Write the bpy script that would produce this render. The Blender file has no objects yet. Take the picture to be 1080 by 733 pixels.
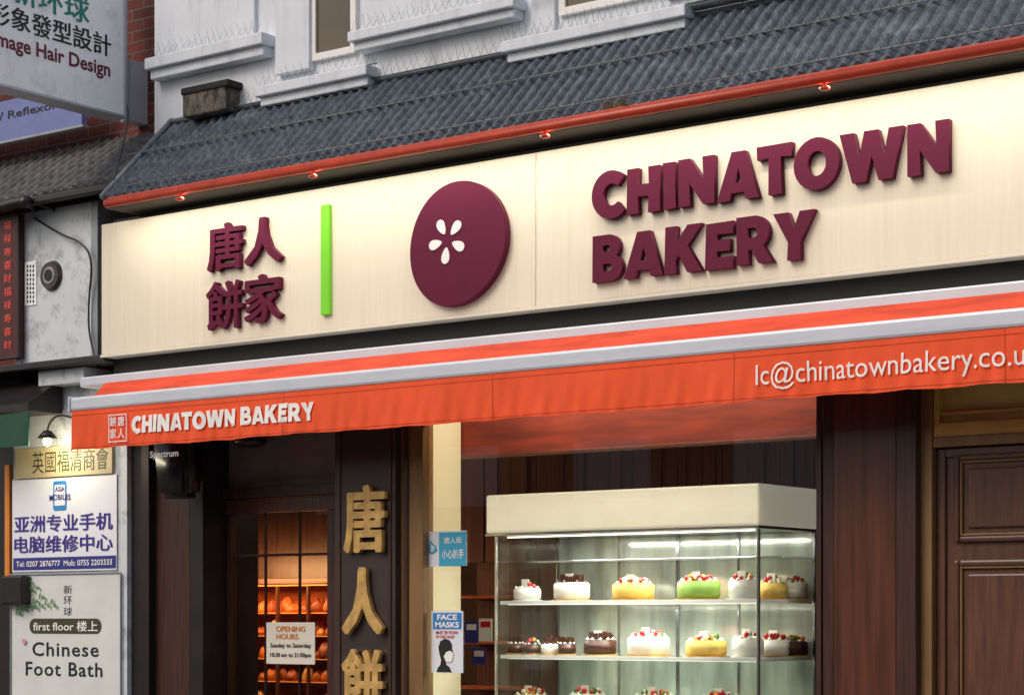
import bpy, bmesh, math, random
from mathutils import Vector, Matrix
random.seed(7)
scene = bpy.context.scene
COL = scene.collection
# ------------------------------------------------------------------ survey of the street front
F, CX, HY, CAMY, EYE = 2200.0, 540.0, 655.0, -9.7, 1.6
PHI = math.atan(2200/2947.0); TP = math.tan(PHI)
def P(px, py, y=0.0):
    D = y-CAMY; t = (px-CX)/F; X = D*(t-TP)/(1+t*TP)
    d = -X*math.sin(PHI)+D*math.cos(PHI)
    return Vector((X, y, EYE+(HY-py)/F*d))
def XR(px, y=0.0): return P(px, 0, y)[0]
def ZR(py, y=0.0, px=560): return P(px, py, y)[2]
def YX(px, X):
    t = (px-CX)/F; return X/((t-TP)/(1+t*TP))+CAMY
def ZX(px, py, X):
    return P(px, py, YX(px, X))[2]

# ------------------------------------------------------------------ materials
def lin(c):
    return tuple(((v/255.)/12.92 if v/255. <= .04045 else (((v/255.)+.055)/1.055)**2.4) for v in c)
def M(name, rgb, rough=.5, metal=0., var=.15, scale=6, bump=.1, bscale=80, stretch=(1,1,1), emit=0, ecol=None, spec=.5, grime=0, gcol=(40,38,35), gscale=(3,3,.6), bdist=.004, gpos=.5):
    m = bpy.data.materials.new(name); m.use_nodes = True
    nt = m.node_tree; N = nt.nodes; L = nt.links; b = N['Principled BSDF']
    c = lin(rgb)
    tc = N.new('ShaderNodeTexCoord'); mp = N.new('ShaderNodeMapping'); mp.inputs['Scale'].default_value = stretch
    L.new(tc.outputs['Object'], mp.inputs['Vector'])
    nz = N.new('ShaderNodeTexNoise'); nz.inputs['Scale'].default_value = scale; nz.inputs['Detail'].default_value = 6
    L.new(mp.outputs[0], nz.inputs['Vector'])
    r = N.new('ShaderNodeValToRGB'); e = r.color_ramp.elements
    e[0].position = .3; e[1].position = .7
    e[0].color = tuple(v*(1-var) for v in c)+(1,); e[1].color = tuple(min(1, v*(1+var)) for v in c)+(1,)
    L.new(nz.outputs[0], r.inputs[0]); out = r.outputs[0]
    if grime:
        mp2 = N.new('ShaderNodeMapping'); mp2.inputs['Scale'].default_value = gscale
        L.new(tc.outputs['Object'], mp2.inputs['Vector'])
        n2 = N.new('ShaderNodeTexNoise'); n2.inputs['Scale'].default_value = 2.5; n2.inputs['Detail'].default_value = 8; n2.inputs['Roughness'].default_value = .7
        L.new(mp2.outputs[0], n2.inputs['Vector'])
        r2 = N.new('ShaderNodeValToRGB'); r2.color_ramp.elements[0].position = gpos; r2.color_ramp.elements[1].position = gpos+.25
        r2.color_ramp.elements[1].color = (grime,)*3+(1,)
        L.new(n2.outputs[0], r2.inputs[0])
        mx = N.new('ShaderNodeMix'); mx.data_type = 'RGBA'
        L.new(r2.outputs[0], mx.inputs[0]); L.new(out, mx.inputs[6]); mx.inputs[7].default_value = lin(gcol)+(1,)
        out = mx.outputs[2]
    L.new(out, b.inputs['Base Color'])
    b.inputs['Roughness'].default_value = rough; b.inputs['Metallic'].default_value = metal
    b.inputs['Specular IOR Level'].default_value = spec
    if bump:
        n3 = N.new('ShaderNodeTexNoise'); n3.inputs['Scale'].default_value = bscale; n3.inputs['Detail'].default_value = 4
        L.new(mp.outputs[0], n3.inputs['Vector'])
        bp = N.new('ShaderNodeBump'); bp.inputs['Strength'].default_value = bump; bp.inputs['Distance'].default_value = bdist
        L.new(n3.outputs[0], bp.inputs['Height']); L.new(bp.outputs[0], b.inputs['Normal'])
    if emit:
        b.inputs['Emission Color'].default_value = lin(ecol or rgb)+(1,); b.inputs['Emission Strength'].default_value = emit
    return m
def glass(name, refl=1.0, tint=(1,1,1)):
    m = bpy.data.materials.new(name); m.use_nodes = True
    nt = m.node_tree; N = nt.nodes; L = nt.links; N.remove(N['Principled BSDF'])
    tr = N.new('ShaderNodeBsdfTransparent'); tr.inputs[0].default_value = tint+(1,)
    gl = N.new('ShaderNodeBsdfGlossy'); gl.inputs['Roughness'].default_value = .01
    fr = N.new('ShaderNodeFresnel'); fr.inputs[0].default_value = 1.5
    mu = N.new('ShaderNodeMath'); mu.operation = 'MULTIPLY'; mu.inputs[1].default_value = refl
    mx = N.new('ShaderNodeMixShader')
    L.new(fr.outputs[0], mu.inputs[0]); L.new(mu.outputs[0], mx.inputs[0]); L.new(tr.outputs[0], mx.inputs[1]); L.new(gl.outputs[0], mx.inputs[2])
    L.new(mx.outputs[0], N['Material Output'].inputs[0])
    return m
def brick(name, c1, c2, mortar, swap=True):
    m = bpy.data.materials.new(name); m.use_nodes = True
    nt = m.node_tree; N = nt.nodes; L = nt.links; b = N['Principled BSDF']
    tc = N.new('ShaderNodeTexCoord'); s = N.new('ShaderNodeSeparateXYZ'); c = N.new('ShaderNodeCombineXYZ')
    L.new(tc.outputs['Object'], s.inputs[0]); L.new(s.outputs[0], c.inputs[0]); L.new(s.outputs[2], c.inputs[1])
    br = N.new('ShaderNodeTexBrick'); L.new(c.outputs[0], br.inputs['Vector'])
    br.inputs['Color1'].default_value = lin(c1)+(1,); br.inputs['Color2'].default_value = lin(c2)+(1,); br.inputs['Mortar'].default_value = lin(mortar)+(1,)
    br.inputs['Scale'].default_value = 1; br.inputs['Brick Width'].default_value = .225; br.inputs['Row Height'].default_value = .075; br.inputs['Mortar Size'].default_value = .006
    L.new(br.outputs[0], b.inputs['Base Color']); b.inputs['Roughness'].default_value = .9
    bp = N.new('ShaderNodeBump'); bp.inputs['Distance'].default_value = .01; bp.invert = True
    L.new(br.outputs['Fac'], bp.inputs['Height']); L.new(bp.outputs[0], b.inputs['Normal'])
    return m

m_wall = M('white_stucco', (220,224,230), .85, var=.05, scale=3, bump=.2, bscale=60, grime=.45, gcol=(140,143,147), gscale=(2.5,2.5,.5))
m_stone = M('grimy_stone', (120,112,102), .9, var=.35, scale=10, grime=.97, gcol=(24,22,21), gscale=(5,5,3), bump=.4, gpos=.38)
m_stonecap = M('blackened_stone', (40,37,34), .9, var=.5, scale=14, bump=.5)
m_tile = M('lead_grey_tile', (84,91,99), .46, var=.35, scale=11, bump=.5, bscale=45, grime=.65, gcol=(150,157,164), gscale=(1.3,3,3), gpos=.52, bdist=.008)
m_tile2 = M('slate_tile', (94,93,92), .75, var=.35, scale=14, bump=.4, bscale=60, grime=.7, gcol=(54,48,44), gscale=(4,3,3))
m_lead = M('lead_flashing', (112,119,127), .5, var=.25, scale=8, bump=.3, bscale=30)
m_red = M('red_paint', (186,64,38), .38, var=.12, scale=6, bump=.05, grime=.4, gcol=(104,38,26), gscale=(6,6,6))
m_black = M('black_board', (18,18,21), .6, var=.3, bump=.1)
m_cream = M('brushed_cream', (230,219,198), .38, var=.035, scale=6, bump=.08, bscale=40, stretch=(12,12,.3), grime=.2, gcol=(184,168,140), gscale=(10,10,.3), bdist=.001)
m_creamedge = M('cream_edge', (226,218,200), .4, var=.03)
m_maroon = M('maroon_acrylic', (92,14,50), .42, var=.06, scale=5, bump=.03, spec=.2)
m_white = M('white_acrylic', (235,232,228), .4, var=.02, bump=0)
m_lime = M('lime_acrylic', (112,200,28), .35, var=.04, bump=0, emit=.12)
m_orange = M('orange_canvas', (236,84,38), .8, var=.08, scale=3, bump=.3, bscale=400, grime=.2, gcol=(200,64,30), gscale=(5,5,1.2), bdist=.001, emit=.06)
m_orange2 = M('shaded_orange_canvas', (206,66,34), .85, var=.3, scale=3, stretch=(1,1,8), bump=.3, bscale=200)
m_alu = M('white_aluminium', (206,210,218), .35, metal=.1, var=.05, scale=3, bump=.02, grime=.25, gcol=(150,154,163), gscale=(1,6,12))
m_print = M('white_print', (246,243,238), .7, var=.03, bump=0)
m_brown = M('dark_brown_wood', (68,42,34), .35, var=.4, scale=5, bump=.25, bscale=40, stretch=(9,9,.5), spec=.5)
m_brown2 = M('brown_panel', (90,52,39), .28, var=.35, scale=4, bump=.15, bscale=40, stretch=(7,7,.4), spec=.6)
m_bronze = M('bronze_frame', (138,104,66), .4, metal=.15, var=.2, scale=3, stretch=(4,4,.6), bump=.05)
m_blackbrown = M('near_black_paint', (34,28,29), .4, var=.3, bump=.1)
m_gloss = M('black_plastic', (12,12,14), .35, var=.1, bump=0)
m_goldboard = M('dark_pilaster_paint', (62,48,46), .4, var=.25, scale=3, bump=.1)
m_door = M('door_paint', (98,64,50), .3, var=.3, scale=6, stretch=(8,8,.6), bump=.12, spec=.6)
m_gold = M('aged_gold_metal', (214,172,104), .4, metal=.3, var=.3, scale=14, bump=.25, bscale=30)
m_brass = M('brass_trim', (232,180,94), .35, metal=.0, var=.2, bump=.05)
m_amber = M('amber_glass', (240,206,124), .2, var=.25, scale=3, bump=.1, bscale=15)
m_glass = glass('window_glass', 2.1)
m_cabglass = glass('cabinet_glass', 1.6, (.96,.99,.975))
m_shelfglass = glass('shelf_glass', .8, (.93,.98,.96))
m_chrome = M('chrome', (190,190,190), .2, metal=.9, var=.05, bump=0)
m_canopy = M('glowing_cream_enamel', (238,236,214), .35, var=.03, bump=0, emit=.25)  # slight glow added to brighten the cabinet canopy
m_enamel = M('cream_enamel_base', (226,224,204), .35, var=.03, bump=0)
m_room = M('shop_wall_paint', (140,104,78), .8, var=.2, scale=2)
m_curtain = M('brown_slat', (98,52,38), .5, var=.45, scale=4, stretch=(14,1,.2), bump=.2)
m_creampaint = M('cream_paint', (236,226,190), .6, var=.05, scale=2, bump=.05)
m_reflection = M('painted_awning_reflection', (124,42,25), .7, var=.45, scale=3, stretch=(.8,1,6), bump=.1)  # dull red of the awning's reflection, put into the colour
m_led = M('led_strip', (255,250,235), .5, var=0, bump=0, emit=2.2)
m_ledwarm = M('warm_led_strip', (255,160,70), .5, var=0, bump=0, emit=1.0)
m_wire = M('steel_wire', (124,124,124), .4, metal=.6, var=.1, bump=0)
m_brick = brick('red_brick', (112,50,42), (82,40,34), (100,90,84))
m_brick2 = brick('brown_brick', (120,82,62), (96,64,50), (110,100,90))
m_asphalt = M('asphalt', (62,62,64), .9, var=.2, scale=40, bump=.5, bscale=200)
m_paving = M('paving', (136,132,126), .85, var=.15, scale=5, bump=.3)
m_kerb = M('granite_kerb', (135,133,130), .8, var=.2, scale=50)
m_darkglass = M('dark_pane', (30,34,40), .08, var=.2, bump=0)
m_brownpane = M('brown_pane', (92,78,62), .15, var=.25, scale=2, bump=0)
m_greypanel = M('grey_panel', (140,126,122), .22, var=.2, scale=3, bump=.03)
m_purple = M('purple_ink', (58,44,138), .6, var=.03, bump=0)
m_blue = M('blue_print', (40,130,200), .6, var=.04, bump=0)
m_cyan = M('cyan_print', (62,170,205), .6, var=.04, bump=0)
m_navy = M('navy_print', (46,50,130), .6, var=.04, bump=0)
m_ink = M('black_ink', (24,24,28), .6, var=.03, bump=0)
m_redink = M('red_ink', (190,36,40), .6, var=.03, bump=0)
m_orangeink = M('orange_ink', (206,120,36), .6, var=.03, bump=0)
m_pink = M('pink_ink', (224,150,160), .6, var=.05, bump=0)
m_teal = M('teal_ink', (38,140,128), .6, var=.03, bump=0)
m_wine = M('wine_ink', (120,30,56), .6, var=.03, bump=0)
m_olive = M('olive_ink', (62,62,36), .6, var=.03, bump=0)
m_leafink = M('green_ink', (84,128,80), .6, var=.1, bump=0)
m_poster = M('white_poster', (230,232,240), .5, var=.03, scale=4, bump=0)
m_poster2 = M('ivory_poster', (218,220,216), .5, var=.06, scale=4, bump=0)
m_lilac = M('lilac_panel', (108,118,172), .5, var=.1, bump=0)
m_signwhite = M('lightbox_white', (236,238,240), .45, var=.05, scale=4, bump=0, grime=.7, gcol=(150,150,148), gscale=(2.5,2.5,2), emit=.1)
m_panelwhite = M('weathered_white_panel', (208,213,218), .6, var=.06, scale=5, bump=.08, grime=.8, gcol=(90,86,84), gscale=(3,3,3))
m_greymetal = M('grey_metal', (146,150,156), .5, metal=.2, var=.15)
m_redsign = M('red_sign', (74,18,22), .45, var=.2)
m_goldink = M('gold_ink', (206,74,60), .5, var=.1, bump=0, emit=.15)
m_orangestrip = M('orange_strip', (226,136,50), .5, var=.1, bump=0)
m_beige = M('beige_plaque', (190,176,138), .6, var=.12)
m_green = M('green_canvas', (24,72,54), .7, var=.2)
m_bread = M('bread_crust', (184,100,40), .5, var=.5, scale=16, bump=.3)
m_bread2 = M('dark_bread_crust', (140,64,24), .5, var=.5, scale=16, bump=.3)
m_wrap = M('pale_bread_wrapper', (212,166,104), .3, var=.4, scale=20, bump=.3)
m_paper = M('paper', (228,220,206), .7, var=.03, bump=0)
m_cakewhite = M('white_icing', (240,234,222), .5, var=.05, scale=16, bump=.3, bscale=30)
m_cakeyellow = M('yellow_sponge', (226,190,96), .6, var=.16, scale=20, bump=.3)
m_cakegreen = M('green_icing', (150,190,84), .5, var=.08, scale=14, bump=.3, bscale=30)
m_cakebrown = M('chocolate', (72,40,26), .4, var=.35, scale=24, bump=.3)
m_straw = M('strawberry', (190,28,24), .3, var=.2, scale=40, bump=.2)
m_kiwi = M('leaf_green_fruit', (70,120,40), .4, var=.1)
m_orangefruit = M('orange_fruit', (230,140,40), .4, var=.1)
m_straw2 = M('dry_grass', (126,110,58), .8, var=.2)

# ------------------------------------------------------------------ object helpers
WL = {}
def empty(name, loc, label=None, cat=None, group=None, parent=None):
    o = bpy.data.objects.new(name, None); COL.objects.link(o); o.empty_display_size = .1
    loc = Vector(loc); WL[o.name] = loc
    if parent: o.parent = parent; o.location = loc-WL[parent.name]
    else: o.location = loc
    if label: o['label'] = label
    if cat: o['category'] = cat
    if group: o['group'] = group
    return o
def tag(o, label, cat, group=None):
    o['label'] = label; o['category'] = cat
    if group: o['group'] = group
    return o
def finish(name, bm, mat, parent=None, smooth=False):
    vs = [v.co for v in bm.verts]
    lo = Vector([min(v[i] for v in vs) for i in range(3)]); hi = Vector([max(v[i] for v in vs) for i in range(3)])
    c = (lo+hi)/2
    if parent is None: c.z = lo.z
    for v in bm.verts: v.co -= c
    me = bpy.data.meshes.new(name); bm.to_mesh(me); bm.free()
    for m in (mat if isinstance(mat, (list, tuple)) else [mat]): me.materials.append(m)
    if smooth:
        for p in me.polygons: p.use_smooth = True
    o = bpy.data.objects.new(name, me); COL.objects.link(o); WL[o.name] = c.copy()
    if parent: o.parent = parent; o.location = c-WL[parent.name]
    else: o.location = c
    return o
def bbox(bm, x0, x1, y0, y1, z0, z1, bev=0, mi=0):
    x0, x1 = min(x0,x1), max(x0,x1); y0, y1 = min(y0,y1), max(y0,y1); z0, z1 = min(z0,z1), max(z0,z1)
    v = [bm.verts.new(p) for p in [(x0,y0,z0),(x1,y0,z0),(x1,y1,z0),(x0,y1,z0),(x0,y0,z1),(x1,y0,z1),(x1,y1,z1),(x0,y1,z1)]]
    fs = [bm.faces.new([v[i] for i in q]) for q in [(0,3,2,1),(4,5,6,7),(0,1,5,4),(1,2,6,5),(2,3,7,6),(3,0,4,7)]]
    for f in fs: f.material_index = mi
    if bev:
        es = set(e for f in fs for e in f.edges)
        bmesh.ops.bevel(bm, geom=list(es), offset=bev, segments=2, affect='EDGES', profile=.5)
def box(name, x0, x1, y0, y1, z0, z1, mat, parent=None, bev=.003):
    bm = bmesh.new(); bbox(bm, x0, x1, y0, y1, z0, z1, bev); return finish(name, bm, mat, parent)
def boxes(name, lst, mat, parent=None, bev=.003):
    bm = bmesh.new()
    for b in lst: bbox(bm, *b, bev)
    return finish(name, bm, mat, parent)
def ring(name, x0, x1, z0, z1, w, y0, y1, mat, parent, bev=.003):
    x0, x1 = min(x0,x1), max(x0,x1)
    return boxes(name, [(x0, x0+w, y0, y1, z0, z1), (x1-w, x1, y0, y1, z0, z1), (x0+w, x1-w, y0, y1, z1-w, z1), (x0+w, x1-w, y0, y1, z0, z0+w)], mat, parent, bev)
def sheet(name, x0, x1, y, z0, z1, mat, parent=None):
    bm = bmesh.new(); v = [bm.verts.new(p) for p in [(x0,y,z0),(x1,y,z0),(x1,y,z1),(x0,y,z1)]]; bm.faces.new(v)
    return finish(name, bm, mat, parent)
def hsheet(name, x0, x1, y0, y1, z, mat, parent=None):
    bm = bmesh.new(); v = [bm.verts.new(p) for p in [(x0,y0,z),(x1,y0,z),(x1,y1,z),(x0,y1,z)]]; bm.faces.new(v)
    return finish(name, bm, mat, parent)
def cyl(bm, p0, p1, r0, r1=None, seg=16, mi=0):
    r1 = r0 if r1 is None else r1
    p0, p1 = Vector(p0), Vector(p1); d = p1-p0
    q = d.to_track_quat('Z', 'Y').to_matrix().to_4x4(); q.translation = (p0+p1)/2
    r = bmesh.ops.create_cone(bm, cap_ends=True, segments=seg, radius1=r0, radius2=max(r1, 1e-5), depth=d.length, matrix=q)
    for v in r['verts']:
        for f in v.link_faces: f.material_index = mi
def sph(bm, c, r, sc=(1,1,1), mi=0, u=12, v=8):
    mt = Matrix.Translation(c) @ Matrix.Diagonal((sc[0], sc[1], sc[2], 1))
    rr = bmesh.ops.create_uvsphere(bm, u_segments=u, v_segments=v, radius=r, matrix=mt)
    for w in rr['verts']:
        for f in w.link_faces: f.material_index = mi
def curve_bm(cu):
    o = bpy.data.objects.new('tmp', cu); COL.objects.link(o)
    dg = bpy.context.evaluated_depsgraph_get(); me = bpy.data.meshes.new_from_object(o.evaluated_get(dg))
    bm = bmesh.new(); bm.from_mesh(me); bpy.data.objects.remove(o); bpy.data.meshes.remove(me)
    return bm
def pipe(name, pts, r, mat, parent=None, seg=8):
    cu = bpy.data.curves.new(name, 'CURVE'); cu.dimensions = '3D'; s = cu.splines.new('NURBS'); s.points.add(len(pts)-1)
    for i, p in enumerate(pts): s.points[i].co = (*p, 1)
    s.use_endpoint_u = True; s.order_u = 3; cu.bevel_depth = r; cu.bevel_resolution = 2; cu.resolution_u = 6
    return finish(name, curve_bm(cu), mat, parent, True)

def tmesh(s, bold, ext, spacing=1.0):
    cu = bpy.data.curves.new('t', 'FONT'); cu.body = s; cu.offset = bold; cu.extrude = ext; cu.resolution_u = 3; cu.space_character = spacing
    return curve_bm(cu)
def text_at(parent, s, O, U, V, Nn, w, h, depth, mat, bold=0., split=False, name='lettering', warp=None, spacing=1.0, fat=0.):
    """lettering whose bounding box fills w x h, lower-left corner O, standing 'depth' out of its base along Nn"""
    base = tmesh(s, bold, .5 if depth > 0 else 0, spacing)
    if not base.verts: base.free(); return
    offs = [(0, 0)] if not fat else [(0, 0), (-fat, 0), (fat, 0), (-fat*.5, fat*.45), (fat*.5, fat*.45), (-fat*.5, -fat*.45), (fat*.5, -fat*.45)]
    xs = [v.co.x for v in base.verts]; ys = [v.co.y for v in base.verts]
    x0, x1, y0, y1 = min(xs)-fat, max(xs)+fat, min(ys)-fat*.45, max(ys)+fat*.45
    O, U, V, Nn = Vector(O), Vector(U), Vector(V), Vector(Nn)
    bm = bmesh.new()
    for k, (ox, oy) in enumerate(offs):
        mp = {}
        for v in base.verts:
            a = (v.co.x+ox-x0)/(x1-x0)*w; b = (v.co.y+oy-y0)/(y1-y0)*h
            c = (v.co.z+.5)*(depth+k*.0004) if depth > 0 else k*.0003
            co = O+U*a+V*b+Nn*c
            if warp: co.y += warp(co.x, co.z)
            mp[v] = bm.verts.new(co)
        for f in base.faces: bm.faces.new([mp[v] for v in f.verts])
    base.free()
    if depth > 0: bmesh.ops.recalc_face_normals(bm, faces=bm.faces[:])
    return finish(name, bm, mat, parent)
def text(parent, s, px0, px1, top, bot, y, mat, depth=0., bold=0., split=False, name='lettering', pc=None, warp=None, spacing=1.0, fat=0.):
    pc = pc if pc is not None else (px0+px1)/2
    yf = y-depth
    x0, x1 = XR(px0, yf), XR(px1, yf); z0, z1 = ZR(bot, yf, pc), ZR(top, yf, pc)
    return text_at(parent, s, (x0, y, z0), (1,0,0), (0,0,1), (0,-1,0), x1-x0, z1-z0, depth, mat, bold, split, name, warp, spacing, fat)
def ibox(name, px0, px1, top, bot, y0, y1, mat, parent=None, pc=None, bev=.003):
    pc = pc if pc is not None else (px0+px1)/2
    return box(name, XR(px0, y0), XR(px1, y0), y0, y1, ZR(bot, y0, pc), ZR(top, y0, pc), mat, parent, bev)

# heavy display capitals drawn as outlines on a 100-unit grid
def arc(cx, cy, rx, ry, a0, a1, n=12):
    return [(cx+rx*math.cos(math.radians(a0+(a1-a0)*i/n)), cy+ry*math.sin(math.radians(a0+(a1-a0)*i/n))) for i in range(n+1)]
GL = {
 'H': [[(-1,0),(31,0),(29,37),(57,36),(56,0),(88,0),(86,100),(56,100),(58,63),(29,64),(30,100),(0,100)]],
 'I': [[(-1,0),(32,0),(30,50),(31,100),(0,100),(2,50)]],
 'N': [[(-1,0),(29,0),(27,48),(62,0),(91,0),(92,100),(62,100),(64,52),(29,100),(0,100)]],
 'A': [[(-1,0),(34,100),(68,100),(104,0),(71,0),(67,15),(35,15),(31,0)], [(42,36),(60,36),(51,66)]],
 'T': [[(-1,100),(85,101),(84,73),(57,75),(59,0),(26,0),(28,75),(0,73)]],
 'O': [arc(54,50,54,53,0,345,23), arc(55,50,22,25,0,345,23)],
 'C': [arc(52,50,52,53,46,314,24)+[(71,32)]+arc(54,50,23,24,-45,-315,18)+[(72,68)]],
 'W': [[(-2,100),(31,100),(42,48),(55,100),(87,100),(100,48),(111,100),(144,100),(117,0),(85,0),(71,50),(57,0),(25,0)]],
 'B': [[(-1,0)]+arc(49,29,32,29,-90,55)+arc(44,73,30,28,-48,90)+[(0,101)], [(28,64)]+arc(41,71,8,7,-90,90,6)+[(28,78)], [(28,22)]+arc(44,30,9,8,-90,90,6)+[(28,38)]],
 'K': [[(-1,0),(30,0),(28,28),(36,38),(59,0),(98,0),(58,57),(95,100),(58,100),(28,64),(30,100),(0,100)]],
 'E': [[(-1,0),(71,-1),(70,26),(29,25),(29,38),(62,37),(61,63),(29,62),(29,75),(69,74),(70,101),(0,100)]],
 'R': [[(-1,0),(30,0),(28,29),(37,30),(53,0),(90,0),(66,36)]+arc(45,66,36,35,-52,90)+[(0,101)], [(28,55)]+arc(42,65.5,10,10.5,-90,90,6)+[(28,76)]],
 'Y': [[(-2,100),(35,100),(49,65),(63,100),(99,100),(65,37),(66,0),(33,0),(35,37)]],
}
rj = random.Random(3)
def capitals(parent, s, px0, px1, top, bot, y, mat, depth, gap=8, pc=None, warp=None, single=False):
    adv = 0; place = []
    for ch in s:
        if ch == ' ': adv += 36; continue
        w = max(p[0] for p in GL[ch][0])
        if place: adv -= {'AT': 13, 'TO': 5, 'OW': 4, 'RY': 6, 'AK': 3, 'BA': 2}.get(place[-1][0]+ch, 0)
        place.append((ch, adv)); adv += w+gap
    tot = adv-gap; pc = pc if pc is not None else (px0+px1)/2; yf = y-depth
    x0, x1 = XR(px0, yf), XR(px1, yf); z0, z1 = ZR(bot, yf, pc), ZR(top, yf, pc)
    allbm = bmesh.new() if single else None
    for ch, ax in place:
        cu = bpy.data.curves.new('g', 'CURVE'); cu.dimensions = '2D'; cu.fill_mode = 'BOTH' if depth else 'FRONT'; cu.extrude = .5 if depth else 0
        sk = rj.uniform(-.03, .03); dz = rj.uniform(-.015, .015); sc = rj.uniform(.98, 1.03)
        for ol in GL[ch]:
            sp = cu.splines.new('POLY'); sp.points.add(len(ol)-1); sp.use_cyclic_u = True
            for i, (a, b_) in enumerate(ol): sp.points[i].co = (a/100.+sk*(b_/100.-.5), dz+b_*sc/100., 0, 1)
        bm = curve_bm(cu)
        for v in bm.verts:
            a = (v.co.x*100+ax)/tot*(x1-x0); b_ = v.co.y*(z1-z0); c = (v.co.z+.5)*depth if depth else 0
            v.co = Vector((x0+a, y-c, z0+b_))
            if warp: v.co.y += warp(v.co.x, v.co.z)
        if single:
            me = bpy.data.meshes.new('t'); bm.to_mesh(me); bm.free(); allbm.from_mesh(me); bpy.data.meshes.remove(me)
        else:
            bmesh.ops.remove_doubles(bm, verts=bm.verts[:], dist=1e-5); bmesh.ops.recalc_face_normals(bm, faces=bm.faces[:])
            finish('letter', bm, mat, parent)
    if single: return finish('lettering', allbm, mat, parent)

# ------------------------------------------------------------------ ground
g = hsheet('ground', -400, 400, -400, 400, -.16, m_asphalt); g['kind'] = 'structure'
g = hsheet('road', -60, 60, -15.6, -2.6, -.12, m_asphalt); g['kind'] = 'structure'
g = box('pavement', -60, 60, -2.45, 6, -.15, 0, m_paving, None, 0); g['kind'] = 'structure'
g = box('kerb', -60, 60, -2.6, -2.453, -.15, .003, m_kerb, None, .01); g['kind'] = 'structure'
g = box('pavement', -60, 60, -19, -15.6, -.15, 0, m_paving, None, 0); g['kind'] = 'structure'

# ------------------------------------------------------------------ bakery building
XL = XR(107, -.3); XE = XR(1300, -.3)
zt_f, zb_f = ZR(162, -.3), ZR(324, -.3)       # fascia board
YW = .1
B = empty('bakery_building', (-7, 0, 0), 'white stucco building with dark brown shopfront at street level', 'building')
xwl = XR(163, YW)
Zroof_t = ZR(56, YW); Zroof_b = ZR(131, -.5)
box('upper_wall', xwl, XE, YW, YW+.4, Zroof_t-.3, 8, m_wall, B, 0)
box('upper_wall', xwl, XE, YW+.4, 7, Zroof_t-.3, 8, m_brick2, B, 0)
def band(px0, px1, top, bot, y0, name='ledge', steps=2, ref=None):
    pc = px0 if ref is None else ref
    x0, x1 = XR(px0, y0), XR(px1, y0); z1, z0 = ZR(top, y0, pc), ZR(bot, y0, pc); h = z1-z0
    l = [(x0, x1, y0, YW+.02, z1-h*.55, z1)]
    if steps > 1: l.append((x0+.02, x1-.02, y0+.035, YW+.02, z0, z1-h*.55+.001))
    return boxes(name, l, m_wall, B, .008)
band(152, 276, 62, 84, -.02)
band(268, 386, 92, 112, -.03)
band(366, 541, 34, 54, -.03)
band(528, 722, 44, 66, -.04)
band(700, 900, -12, 10, -.03)
ibox('wall_panel', 290, 326, -260, 76, YW-.05, YW+.02, m_wall, B, bev=.006)
ibox('wall_panel', 166, 268, -260, 50, YW-.03, YW+.02, m_wall, B, bev=.006)
ibox('wall_panel', 384, 532, -260, 22, YW-.04, YW+.02, m_wall, B, bev=.006)
ibox('wall_panel', 560, 585, -260, 40, YW-.03, YW+.02, m_wall, B, bev=.006)
for a, b_, bt in ((328, 376, 66), (590, 700, 18)):
    w = empty('window', P((a+b_)/2, bt, YW-.01), parent=B)
    x0, x1 = XR(a, YW-.02), XR(b_, YW-.02); z0 = ZR(bt, YW-.02, a); z1 = z0+1.7
    ring('frame', x0, x1, z0, z1, .045, YW-.03, YW+.01, m_white, w)
    box('pane', x0+.045, x1-.045, YW-.012, YW-.004, z0+.045, z1-.045, m_brownpane, w, 0)
    box('frame', x0+.045, x1-.045, YW-.028, YW-.013, z0+.72, z0+.765, m_white, w, .003)
v = empty('vent_box', P(215, 120, -.03), parent=B)
ibox('vent_body', 192, 238, 95, 120, -.03, YW+.02, m_stone, v, bev=.012)
ibox('vent_cap', 190, 240, 88, 96, -.04, YW+.02, m_stonecap, v, bev=.012)

def tiled_roof(name, x0, x1, yb, zb, yt, zt, period, courses, mat, parent, amp=.02, step=.006, shear=0., base_nub=.72):
    bm = bmesh.new(); n = int((x1-x0)/period*8); rows = courses*6
    nrm = Vector((0, -abs(zt-zb), abs(yt-yb))).normalized()
    g = []
    jit = [random.uniform(-.004, .004) for _ in range(997)]
    for j in range(rows+1):
        row = []
        s = j/rows; cc = (j % 6)/6.
        for i in range(n+1):
            x = x0+(x1-x0)*i/n
            xx = x-shear*s
            k = int((xx-x0)/period)+37*int(j/6)
            ph = (xx-x0)/period % 1.0
            nub = 1.0 if (j % 6) in (1, 2) else base_nub
            wv = (max(0, 1-abs(ph-.5)/.3)**.6 if abs(ph-.5) < .3 else 0)*amp*nub     # standing rolls with small nubs
            off = wv+(1-cc)*step+jit[k % 997]*.5+.006*math.sin(x*2.3+s*3)
            p = Vector((x, yb+(yt-yb)*s, zb+(zt-zb)*s))+nrm*off
            row.append(bm.verts.new(p))
        g.append(row)
    for j in range(rows):
        for i in range(n): bm.faces.new((g[j][i], g[j][i+1], g[j+1][i+1], g[j+1][i]))
    lip = [bm.verts.new((v.co.x, yb+.01, zb-.02)) for v in g[0]]
    for i in range(n): bm.faces.new((lip[i], lip[i+1], g[0][i+1], g[0][i]))
    return finish(name, bm, mat, parent)
xrl = XR(110, -.5)
tiled_roof('roof', xrl, XE, -.5, Zroof_b, YW, Zroof_t, .08, 9, m_tile, B, .030, .001, .0, .8)
bm = bmesh.new()
cyl(bm, (xrl, -.52, Zroof_b+.01), (xrl, YW, Zroof_t+.03), .022)
cyl(bm, (xrl, YW-.012, Zroof_t+.02), (XE, YW-.012, Zroof_t+.02), .018)
finish('roof_flashing', bm, m_lead, B, True)
bm = bmesh.new()
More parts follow.
